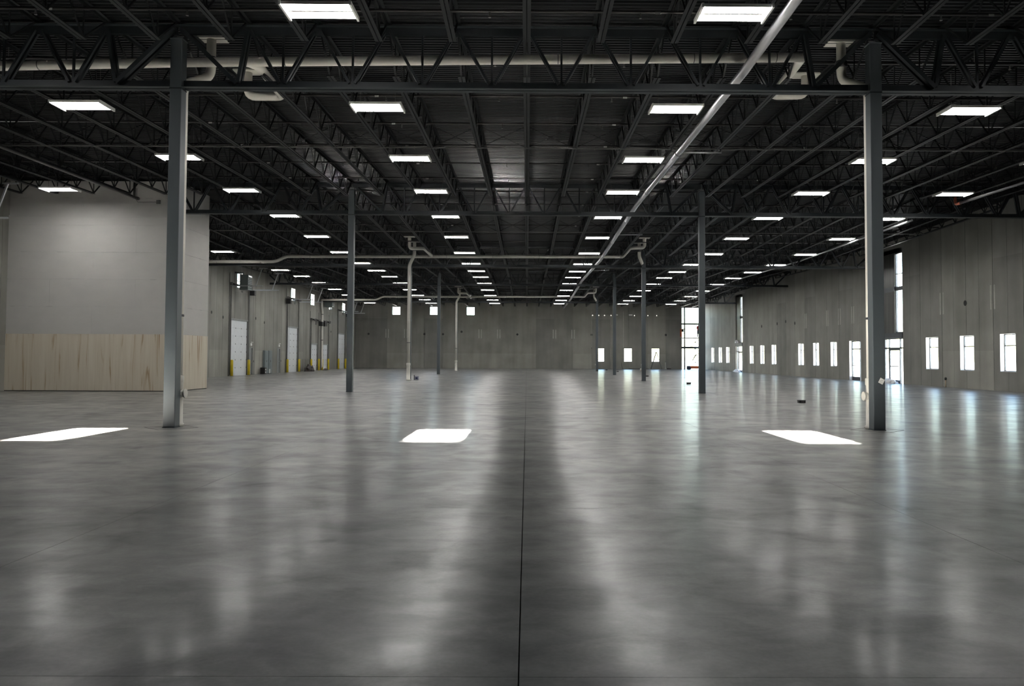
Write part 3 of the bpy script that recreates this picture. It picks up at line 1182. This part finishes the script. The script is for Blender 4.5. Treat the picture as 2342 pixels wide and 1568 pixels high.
ysb = [15.55 + 2.66 * k for k in range(-3, 33)]
ysb = [y for y in ysb if y < 100]
head = MB().tube([(0, 0, 0), (0, 0, -.10)], .018, 8).lathe((0, 0, -.14), [(.012, 0), (.03, .005), (.03, .012), (.012, .04)]).mesh('sprinkler_head', M['dullsteel'])
for i, y in enumerate(ysb):
    dmin = min(abs(y - n * D) for n in range(7))
    if dmin < .25:
        y += .5
    z = 8.50 + tri(y)
    b = empty('sprinkler_branch', (0, y, z), 'thin black sprinkler branch pipe under the deck, %s from the viewpoint' % nth(i + 1), 'pipe', 'sprinkler branch pipes')
    MB().tube([(XL + .5 if not PY0 < y < PY1 else PX + .3, 0, 0), (22.4, 0, 0)], .032, 8).build('pipe', M['blackpipe'], b, smooth=True)
    xsh = [-.75 + 3.048 * k for k in range(-6, 8)]
    if i < 14:
        for xx in xsh:
            if xx > XL + 1 and not (PY0 < y < PY1 and xx < PX + .4):
                inst('sprinkler_head', head, b, (xx, 0, 0))
        for xx in (-4.05, 2.65, -9.6, 9.4):
            MB().cbox((xx, -.034, -.03), (.11, .004, .045)).build('label_tag', M['paper'], b)
        for xx in (-12.2, -4.6, 3.0, 10.6, 18.2):
            if not (PY0 < y < PY1 and xx < PX + .4):
                MB().bar((xx, 0, .03), (xx, 0, .33), .012).build('hanger', M['dullsteel'], b)

# ================================================================== DOCK WALL: OVERHEAD DOORS
DN = [3]


def overhead_door(kind, a, b, h, desc):
    DN[0] += 1
    o = empty('door_%d' % DN[0], (0, 0, 0), 'white sectional overhead door with rows of small bolts, ' + desc, 'door', kind='structure')
    n = round(h / .60)
    sh = h / n
    for k in range(n):
        sec = MB().box(XL - .09, XL - .04, a + .02, b - .02, k * sh + .003, (k + 1) * sh - .003).build('door_section', M['doorwhite'], o)
        if k:
            for t in (.33, .66):
                u = a + (b - a) * t
                MB().box(XL - .04, XL - .022, u - .035, u + .035, k * sh - .035, k * sh + .035).build('hinge', M['dullsteel'], sec)
            for u in (a + .06, b - .06):
                MB().box(XL - .04, XL - .01, u - .035, u + .035, k * sh - .05, k * sh + .05).build('roller', M['dullsteel'], sec)
    MB().box(XL - .14, XL - .09, a + .01, b - .01, 0, h).build('light_stop_sheet', M['doorwhite'], o)  # added backing, stops sky light leaking through the gaps between sections
    MB().box(XL - .1, XL + .03, a - .12, b + .12, h, h + .12).build('head_trim', M['greydoor'], o)
    for u in (a - .10, b):
        MB().box(XL - .1, XL + .03, u, u + .10, 0, h).build('side_trim', M['greydoor'], o)
    return o


def door_track(kind, a, b, h, op_side, desc, rails=True):
    t = empty('overhead_door_track', (XL, (a + b) / 2, 0), 'steel track and spring shaft gear above ' + desc, 'door track')
    w = (b - a) / 2
    zs_ = 6.78 if kind == 'tall' else 5.15
    for s in (-1, 1):
        u = s * (w + .10)
        MB().box(.03, .10, u - .03, u + .03, .1, zs_).build('vertical_rail', M['dullsteel'], t)
        MB().box(.02, .05, u - .03 + s * .22, u + .03 + s * .22, .0, zs_ + 1.0).build('wall_angle', M['dullsteel'], t)
        z = h + .3
        while z < zs_ - .2:
            MB().bar((.06, u, z), (.04, u + s * .22, z), .03).build('rung', M['dullsteel'], t)
            z += .62
    MB().tube([(.20, -w - .45, zs_ + .15), (.20, w + .45, zs_ + .15)], .022, 8).build('shaft', M['dullsteel'], t, smooth=True)
    for u0, u1 in ((-w - .1, -w * .25), (w * .25, w + .1)):
        MB().tube([(.20, u0, zs_ + .15), (.20, u1, zs_ + .15)], .075, 12).build('spring', M['blackpipe'], t, smooth=True)
    for u in (-w - .3, w + .3, 0):
        MB().box(0, .24, u - .015, u + .015, zs_ + .05, zs_ + .27).build('bearing_plate', M['dullsteel'], t)
    for u in (-.12, .12):
        MB().box(.16, .20, u - .02, u + .02, zs_ - .35, zs_ + .1).build('spring_anchor', M['dullsteel'], t)
    u = op_side * (w + .38)
    MB().box(.06, .46, u - .2, u + .2, zs_ - .42, zs_ + .05).build('operator', M['black'], t, bevel=.03)
    MB().tube([(.3, u, zs_ - .42), (.3, u, 1.2)], .01, 6).build('chain', M['dullsteel'], t)
    if rails:
        for s in (-1, 1):
            u = s * (w + .10)
            MB().box(.1, 2.4, u - .03, u + .03, zs_ - .03, zs_ + .04).build('horizontal_rail', M['steel'], t)
            MB().bar((1.9, u, zs_ + .03), (2.35, u, 8.1), .06, .06).build('strut', M['steel'], t)
            MB().bar((2.15, u, 8.12), (2.75, u, 8.12), .06, .06).build('strut_head', M['steel'], t)


dnames = ['the tall overhead door before the drywall enclosure', 'the tall overhead door below the nearer unit heater', 'the second visible tall overhead door',
          'the first short dock door', 'the second short dock door', 'the last tall overhead door']
BOL = dict(zip(dnames, ((26.0, 29.9), (58.68, 62.26), (72.3, 76.0), (80.24, 83.2), (84.6, 87.2), (91.85, 95.4))))
for (kind, a, b, h), dn, ops in zip(DOORS_L, dnames, (1, 1, -1, 1, -1, 1)):
    overhead_door(kind, a, b, h, dn.replace('the ', '', 1).replace('overhead door', 'one'))
    door_track(kind, a, b, h, ops, dn, rails=(kind == 'tall'))
    for u, sd in zip(BOL[dn], ('near', 'far')):
        bl = empty('bollard', (XL + .22, u, 0), 'yellow bollard on the %s side of %s' % (sd, dn), 'bollard', 'yellow bollards guarding the dock doors')
        MB().lathe((0, 0, 0), [(.105, .001), (.105, 1.16), (.09, 1.20), (.05, 1.225)], 16).build('post', M['yellow'], bl, smooth=True)
        MB().lathe((0, 0, 0), [(.15, .0005), (.15, .012), (.11, .014)], 16).build('base', M['joint_pale'], bl, smooth=True)

for k, (a, b, h) in enumerate(MAN_L):
    DN[0] += 1
    w = ['beside the first tall overhead door', 'between the grey cabinets and the second tall door'][k]
    o = empty('door_%d' % DN[0], (0, 0, 0), 'plain grey steel man door recessed in the dock wall, ' + w, 'door', kind='structure')
    MB().box(XL - .13, XL - .08, a + .05, b - .05, .01, h - .05).build('leaf', M['greydoor'], o)
    m = MB().box(XL - .16, XL + .02, a, a + .05, 0, h).box(XL - .16, XL + .02, b - .05, b, 0, h).box(XL - .16, XL + .02, a + .05, b - .05, h - .05, h)
    m.build('frame', M['greydoor'], o)
    MB().tube([(XL - .08, b - .14, 1.02), (XL - .02, b - .14, 1.02), (XL - .02, b - .26, 1.02)], .012, 6).build('handle', M['steel'], o)
    e = empty('emergency_light', (XL, (a + b) / 2, h + .24), 'white emergency light above a man door, ' + w.replace('tall overhead door', 'tall door'), 'light', 'emergency lights over the man doors')
    MB().box(0.002, .07, -.16, .16, -.1, .1).build('case', M['white'], e, bevel=.01)
    for s in (-1, 1):
        MB().lathe((.09, s * .12, .12), [(.03, 0), (.06, .03), (.06, .09), (.03, .10)], 10).build('lamp_head', M['white'], e, smooth=True)
    sw = MB().box(XL, XL + .04, b + .2, b + .3, 1.0, 1.16).build('wall_switch', M['dullsteel'])
    tag(sw, 'dark control box by a man door, ' + w.replace('tall overhead door', 'tall door'), 'switch', 'wall switches beside the man doors')

# tall grey cabinets, small dark box
for k, (u, t) in enumerate(((66.55, 'nearer'), (67.55, 'farther'))):
    c = empty('cabinet', (XL, u, 0), 'tall grey metal cabinet against the dock wall, %s of the two' % t, 'cabinet', 'tall grey cabinets')
    MB().box(.02, .20, -.42, .42, .05, 1.98).build('body', M['cabinet'], c, bevel=.008)
    MB().box(.20, .22, -.40, -.01, .42, 1.95).build('door', M['cabinet'], c)
    MB().box(.20, .22, .01, .40, .42, 1.95).build('door', M['cabinet'], c)
    MB().box(.20, .225, -.30, -.08, .06, .40).build('white_label', M['paper'], c)
    MB().box(.22, .25, -.06, -.03, 1.0, 1.15).build('handle', M['dullsteel'], c)
    MB().box(.04, .19, -.40, .40, 0, .05).build('plinth', M['black'], c)
bx = empty('equipment_box', (XL + .35, 65.35, 0), 'small black box with white labels on the floor beside the grey cabinets', 'box')
MB().box(-.2, .2, -.22, .22, .002, .56).build('case', M['black'], bx, bevel=.03)
for z in (.16, .38):
    MB().box(.2, .205, -.12, .06, z - .05, z + .06).build('label_panel', M['paper'], bx)
MB().bar((-.05, -.1, .6), (-.05, .1, .6), .03).build('handle', M['black'], bx)

# wire mesh panel and heaped clutter
me = empty('wire_rack', (XL + .08, 78.85, 0), 'rusty wire mesh panel leaning on the dock wall above a dark heap', 'mesh panel')
m = MB()
for k in range(7):
    m.bar((0.02, -1.2 + k * .4, .02), (.0, -1.2 + k * .4, 1.22), .02)
for k in range(5):
    m.bar((.02 - k * .004, -1.25, .06 + k * .28), (.02 - k * .004, 1.25, .06 + k * .28), .02)
m.build('mesh', M['dullsteel'], me)


def heap(name, loc, sx, sy, h, material, label, cat, seed, parent=None):
    rnd = random.Random(seed)
    bm = bmesh.new()
    bmesh.ops.create_icosphere(bm, subdivisions=3, radius=1)
    from mathutils import noise as mn
    for v in bm.verts:
        d = 1 + .45 * mn.noise(v.co * 2.1 + Vector((seed, seed, 0))) + .2 * mn.noise(v.co * 5 + Vector((0, seed, 0)))
        v.co = Vector((v.co.x * sx * d, v.co.y * sy * d, max(.001, v.co.z * h * d)))
    mesh = bpy.data.meshes.new(name)
    bm.to_mesh(mesh)
    bm.free()
    mesh.materials.append(material)
    o = bpy.data.objects.new(name, mesh)
    COL.objects.link(o)
    o.location = loc
    if parent:
        o.parent = parent
    else:
        tag(o, label, cat)
    return o


heap('tarp', (XL + .75, 77.6, 0), .4, .75, .62, M['tarp'], 'crumpled dark tarp on the floor in front of the wire mesh panel', 'tarp', 3)
hz = empty('hose', (XL + .7, 78.7, 0), 'tan hose looped over the end of the dark tarp', 'hose')
pts = [(.05 * math.sin(t * 3), -.5 + .13 * t, .08 + .42 * max(0, math.sin(t * .75)) ** .6) for t in [k * .35 for k in range(20)]]
MB().tube(pts, .05, 8).build('coil', M['tan'], hz, smooth=True)
MB().tube([pts[-1], (pts[-1][0] + .1, pts[-1][1] + .12, .05)], .065, 8).build('nozzle', M['dullsteel'], hz, smooth=True)
heap('tarp', (XL + .65, 84.35, 0), .28, .5, .22, M['tarp'], 'low black scrap of sheeting beside the wall downspout', 'tarp', 8)


# unit heaters
def heater(loc, sx, sy, sz, label, ang=0):
    h = empty('unit_heater', loc, label, 'heater', 'grey gas unit heaters', rz=ang)
    MB().box(-sx / 2, sx / 2, -sy / 2, sy / 2, 0, sz).build('casing', M['heater'], h, bevel=.02)
    for k in range(7):
        z = .15 + k * (sz - .35) / 6
        s = MB().box(sx / 2, sx / 2 + .05, -sy / 2 + .08, sy / 2 - .08, z, z + .03).build('louver', M['black'], h)
    MB().box(sx / 2, sx / 2 + .012, -sy / 2 + .05, sy / 2 - .05, sz - .16, sz - .04).build('top_plate', M['steel'], h)
    MB().tube([(-sx / 2 + .15, 0, sz), (-sx / 2 + .15, 0, sz + .18), (-sx / 2 - .5, 0, sz + .18)], .075, 12).build('flue', M['galv'], h, smooth=True)
    for a in (-1, 1):
        for b in (-1, 1):
            MB().bar((a * (sx / 2 - .06), b * (sy / 2 - .06), sz), (a * (sx / 2 - .06), b * (sy / 2 - .06), 8.2 - loc[2] + .4), .012).build('hanger_rod', M['dullsteel'], h)


heater((-21.45, 59.55, 6.52), .66, .85, 1.15, 'grey unit heater hung in front of the nearer high dock wall window')
heater((-21.65, 85.6, 6.86), .85, .9, 1.05, 'grey unit heater hung in front of the farther high dock wall window')

# ================================================================== FLOOR CLUTTER
for k, (x, y) in enumerate(((9.51, 26.96), (9.44, 45.42), (9.6, 62.3), (9.55, 82.0), (9.3, 91.1))):
    f = empty('floor_box', (x, y, 0), 'low black box on the open floor, %s of five in a line' % nth(k + 1), 'floor box', 'black boxes on the floor')
    MB().box(-.11, .11, -.10, .10, .001, .085).build('body', M['black'], f, bevel=.01)
    MB().box(-.12, .12, -.11, .11, .085, .10).build('lid', M['black'], f, bevel=.004)
    MB().box(-.05, .06, -.115, -.11, .03, .06).build('latch', M['dullsteel'], f)
cb = empty('carton', (-7.2, 51.4, 0), 'small blue grey carton on the floor by the middle left downspout', 'carton')
MB().box(-.13, .13, -.12, .12, .001, .24).build('box', M['carton'], cb, bevel=.01)
MB().box(-.17, -.145, -.12, .10, .001, .32).build('flap', M['black'], cb)
MB().box(-.06, .07, -.125, -.12, .07, .17).build('printed_panel', M['navycloth'], cb)

# hydrant stub by the right wall
hy = empty('standpipe_valve', (XR - .12, 42.3, 0), 'short pipe stub with a valve standing against the right wall', 'valve')
MB().tube([(0, 0, .001), (0, 0, .42)], .03, 10).build('pipe', M['tan'], hy, smooth=True)
MB().lathe((0, 0, .38), [(.03, 0), (.06, .03), (.06, .12), (.03, .15)], 10).build('valve', M['black'], hy, smooth=True)

# plastic sheet scraps at the entrances
for (a, b), t in zip(ENT_R, ('near', 'far')):
    heap('plastic_sheet', (XR - .25, (a + b) / 2 + .2, 0), .3, 1.0, .26, M['plastic'], 'crumpled white plastic sheet at the foot of the %s glazed entrance' % t, 'plastic sheet', 12 if t == 'near' else 17)
heap('plastic_sheet', (XR + .0, ENT_R[1][0] + 2.2, 3.12), .22, .5, .3, M['plastic'], 'bundled white plastic sheet on the canopy of the far glazed entrance', 'plastic sheet', 23)

# stepladder, stand and scraps by the end wall
ld = empty('stepladder', (16.7, 100.5, 0), 'dark aluminium stepladder standing open before a low end wall window', 'ladder')
apex = Vector((0, 0, 2.2))
for y0 in (-.24, .24):
    MB().bar((-.72, y0, .02), (apex.x - .03, y0 * .6, apex.z), .07, .03, up=(0, 1, 0)).build('rail', M['ladder'], ld)
    MB().bar((.68, y0, .02), (apex.x + .03, y0 * .6, apex.z - .05), .045, .03, up=(0, 1, 0)).build('rear_leg', M['ladder'], ld)
for k in range(1, 7):
    t = k / 7.2
    p = Vector((-.72, 0, .02)).lerp(Vector((-.03, 0, 2.2)), t)
    MB().box(p.x - .06, p.x + .04, -.24 * (1 - .4 * t), .24 * (1 - .4 * t), p.z - .012, p.z + .012).build('step', M['ladder'], ld)
MB().box(-.12, .12, -.16, .16, 2.18, 2.23).build('top_cap', M['ladder'], ld)
MB().bar((-.38, 0, 1.1), (.34, 0, 1.1), .015).build('spreader', M['ladder'], ld)
st = empty('stand', (17.95, 101.0, 0), 'slim pale stand with a wide foot near the stepladder', 'stand')
MB().lathe((0, 0, 0), [(.17, .001), (.15, .05), (.07, .18), (.05, .85), (.03, .9)], 12).build('post', M['patch'], st, smooth=True)
MB().lathe((0, 0, .9), [(.02, 0), (.045, .03), (.045, .12), (.02, .16)], 10).build('head', M['dullsteel'], st, smooth=True)
heap('tarp', (18.35, 100.7, 0), .28, .25, .14, M['tarp'], 'small dark bag on the floor beside the pale stand', 'bag', 31)
pl = empty('timber_strip', (14.1, 101.2, 0), 'dark timber strip lying on the floor along the end wall', 'timber')
MB().box(-.9, .9, -.05, .05, .001, .07).build('strip', M['tarp'], pl)
MB().box(.5, 1.7, -.16, -.07, .001, .05).build('strip', M['tarp'], pl)
cd = empty('power_cord', (12.35, YF - .03, 0), 'dark cord hanging down the end wall below a low window', 'cord')
MB().tube([(0, 0, .88), (-.01, 0, .5), (.05, 0, .2), (.12, -.06, .02)], .02, 6).build('cord', M['black'], cd)
MB().cbox((.14, -.08, .03), (.08, .08, .06)).build('plug', M['black'], cd)

# string of work lights across the end wall
sl = empty('string_light', (0, YF - .05, 7.02), 'string of small bare work bulbs and boxes high across the end wall', 'string light')
MB().tube([(8.3, 0, .03), (20, 0, -.05)], .012, 6).build('wire', M['dullsteel'], sl)
for x in (8.55, 9.35, 10.1, 10.95, 14.0, 15.75, 16.9):
    MB().lathe((x, -.02, -.12), [(.02, 0), (.05, .03), (.05, .07), (.02, .12)], 10).build('bulb', M['bulb'], sl, smooth=True)
for x in (11.6, 13.5):
    MB().box(x - .24, x + .24, -.04, 0, -.06, .09).build('box', M['white'], sl)
cn = empty('wall_conduit', (0, YF - .02, 0), 'pair of thin vertical conduits running down the end wall by the columns', 'conduit')
for x in (8.43, 12.55):
    MB().tube([(x, 0, 2.75), (x, 0, 7.5)], .025, 8).build('conduit', M['patch'], cn)
    MB().box(x - .07, x + .07, -.03, .01, 2.62, 2.78).build('switch_box', M['dullsteel'], cn)

# ================================================================== SCISSOR LIFT
LY = 98.6
lf = empty('scissor_lift', (21.3, LY, 0), 'orange scissor lift raised in front of the corner glazing', 'lift')
MB().box(-.72, 1.02, -.42, .42, .14, .46).build('chassis', M['orange'], lf, bevel=.03)
MB().box(-1.02, -.72, -.40, .40, .20, .48).build('battery_box', M['navy'], lf, bevel=.03)
for x in (-.82, .8):
    for y in (-.40, .40):
        MB().tube([(x, y - .07, .19), (x, y + .07, .19)], .19, 16).build('wheel', M['navy'], lf, smooth=True)
nst, z0, z1 = 4, .5, 3.9
dz = (z1 - z0) / nst
for k in range(nst):
    for y in (-.33, .33):
        for s in (-1, 1):
            MB().bar((-s * .64, y + s * .02, z0 + k * dz), (s * .64, y + s * .02, z0 + (k + 1) * dz), .05, .075, up=(0, 1, 0)).build('scissor_arm', M['dullsteel'], lf)
    MB().tube([(0, -.36, z0 + (k + .5) * dz), (0, .36, z0 + (k + .5) * dz)], .035, 8).build('pivot', M['dullsteel'], lf)
MB().bar((-.35, 0, z0 + dz * .8), (.12, 0, z0 + dz * 1.7), .10, .10).build('lift_ram', M['black'], lf)
MB().box(-1.8, 1.05, -.40, .40, 3.95, 4.05).build('platform', M['dullsteel'], lf)
m = MB()
for x in (-1.78, -.8, .15, 1.03):
    for y in (-.38, .38):
        m.bar((x, y, 4.05), (x, y, 5.12), .03)
for y in (-.38, .38):
    for z in (4.6, 5.12):
        m.bar((-1.78, y, z), (1.03, y, z), .03)
for x in (-1.78, 1.03):
    for z in (4.6, 5.12):
        m.bar((x, -.38, z), (x, .38, z), .03)
m.build('guard_rail', M['dullsteel'], lf)
MB().box(-1.86, -1.80, -.36, .36, 4.15, 5.14).build('end_panel', M['orange'], lf)
MB().box(-1.78, -1.5, -.2, .1, 4.75, 5.1).build('control_box', M['black'], lf)


# worker on the lift platform: one continuous skinned body
def person(loc):
    root = empty('person', loc, 'person in a red jacket and dark trousers standing on the raised lift platform', 'person', rz=math.radians(20))
    J = {'pel': (0, 0, .92), 'wst': (0, 0, 1.06), 'chs': (0, .01, 1.30), 'nk': (0, 0, 1.48), 'hd0': (0, -.01, 1.56), 'hd1': (0, -.02, 1.68), 'hd2': (0, -.01, 1.76),
         'hl': (-.10, 0, .88), 'kl': (-.12, -.02, .50), 'al': (-.13, .02, .10), 'fl': (-.14, -.13, .035),
         'hr': (.10, 0, .88), 'kr': (.12, -.02, .50), 'ar': (.13, .02, .10), 'fr': (.14, -.13, .035),
         'sl': (-.18, .0, 1.40), 'el': (-.29, -.03, 1.16), 'wl': (-.26, -.24, 1.08), 'gl': (-.25, -.33, 1.07),
         'sr': (.18, .0, 1.40), 'er': (.30, -.06, 1.62), 'wr': (.24, -.14, 1.86), 'gr': (.23, -.16, 1.95)}
    Rr = {'pel': .15, 'wst': .145, 'chs': .17, 'nk': .06, 'hd0': .075, 'hd1': .098, 'hd2': .07, 'hl': .10, 'kl': .07, 'al': .05, 'fl': .045, 'hr': .10, 'kr': .07, 'ar': .05, 'fr': .045,
          'sl': .075, 'el': .055, 'wl': .04, 'gl': .038, 'sr': .075, 'er': .055, 'wr': .04, 'gr': .038}
    E = [('pel', 'wst'), ('wst', 'chs'), ('chs', 'nk'), ('nk', 'hd0'), ('hd0', 'hd1'), ('hd1', 'hd2'), ('pel', 'hl'), ('hl', 'kl'), ('kl', 'al'), ('al', 'fl'), ('pel', 'hr'), ('hr', 'kr'), ('kr', 'ar'), ('ar', 'fr'),
         ('chs', 'sl'), ('sl', 'el'), ('el', 'wl'), ('wl', 'gl'), ('chs', 'sr'), ('sr', 'er'), ('er', 'wr'), ('wr', 'gr')]
    keys = list(J)
    me = bpy.data.meshes.new('body')
    me.from_pydata([J[k] for k in keys], [(keys.index(a), keys.index(b)) for a, b in E], [])
    o = bpy.data.objects.new('body', me)
    COL.objects.link(o)
    sk = o.modifiers.new('skin', 'SKIN')
    for k, v in zip(keys, me.skin_vertices[0].data):
        v.radius = (Rr[k], Rr[k] * (.72 if k in ('pel', 'wst', 'chs') else 1))
        v.use_root = k == 'pel'
    sb = o.modifiers.new('sub', 'SUBSURF')
    sb.levels = sb.render_levels = 2
    dg = bpy.context.evaluated_depsgraph_get()
    ev = bpy.data.meshes.new_from_object(o.evaluated_get(dg))
    o.modifiers.clear()
    o.data = ev
    ev.materials.clear()
    for mm in (M['red'], M['navycloth'], M['skin'], M['black']):
        ev.materials.append(mm)
    for p in ev.polygons:
        c = p.center
        if c.z < .09:
            i = 3
        elif c.z < .93:
            i = 1
        elif c.z > 1.5 and abs(c.x) < .13:
            i = 2
        elif (c.z > 1.86) or (c.y < -.27):
            i = 2
        else:
            i = 0
        p.material_index = i
        p.use_smooth = True
    o.parent = root
    MB().lathe((0, -.015, 1.70), [(.125, 0), (.118, .02), (.112, .05), (.09, .10), (.04, .13)], 14).build('hard_hat', M['hat'], root, smooth=True)
    for sx, base in ((-1, J['gl']), (1, J['gr'])):
        for k in range(4):
            b = Vector(base) + Vector((.022 * (k - 1.5), 0, 0))
            d = Vector((0, -.05, -.01)) if sx < 0 else Vector((0, -.01, .055))
            MB().tube([b, b + d, b + d * 1.5 + Vector((0, 0, -.015))], [.011, .010, .008], 6).build('finger', M['skin'], root)
        b = Vector(base)
        MB().tube([b + Vector((-sx * .03, 0, -.02)), b + Vector((-sx * .055, -.03, 0))], [.012, .009], 6).build('thumb', M['skin'], root)


person((21.72, LY, 4.05))
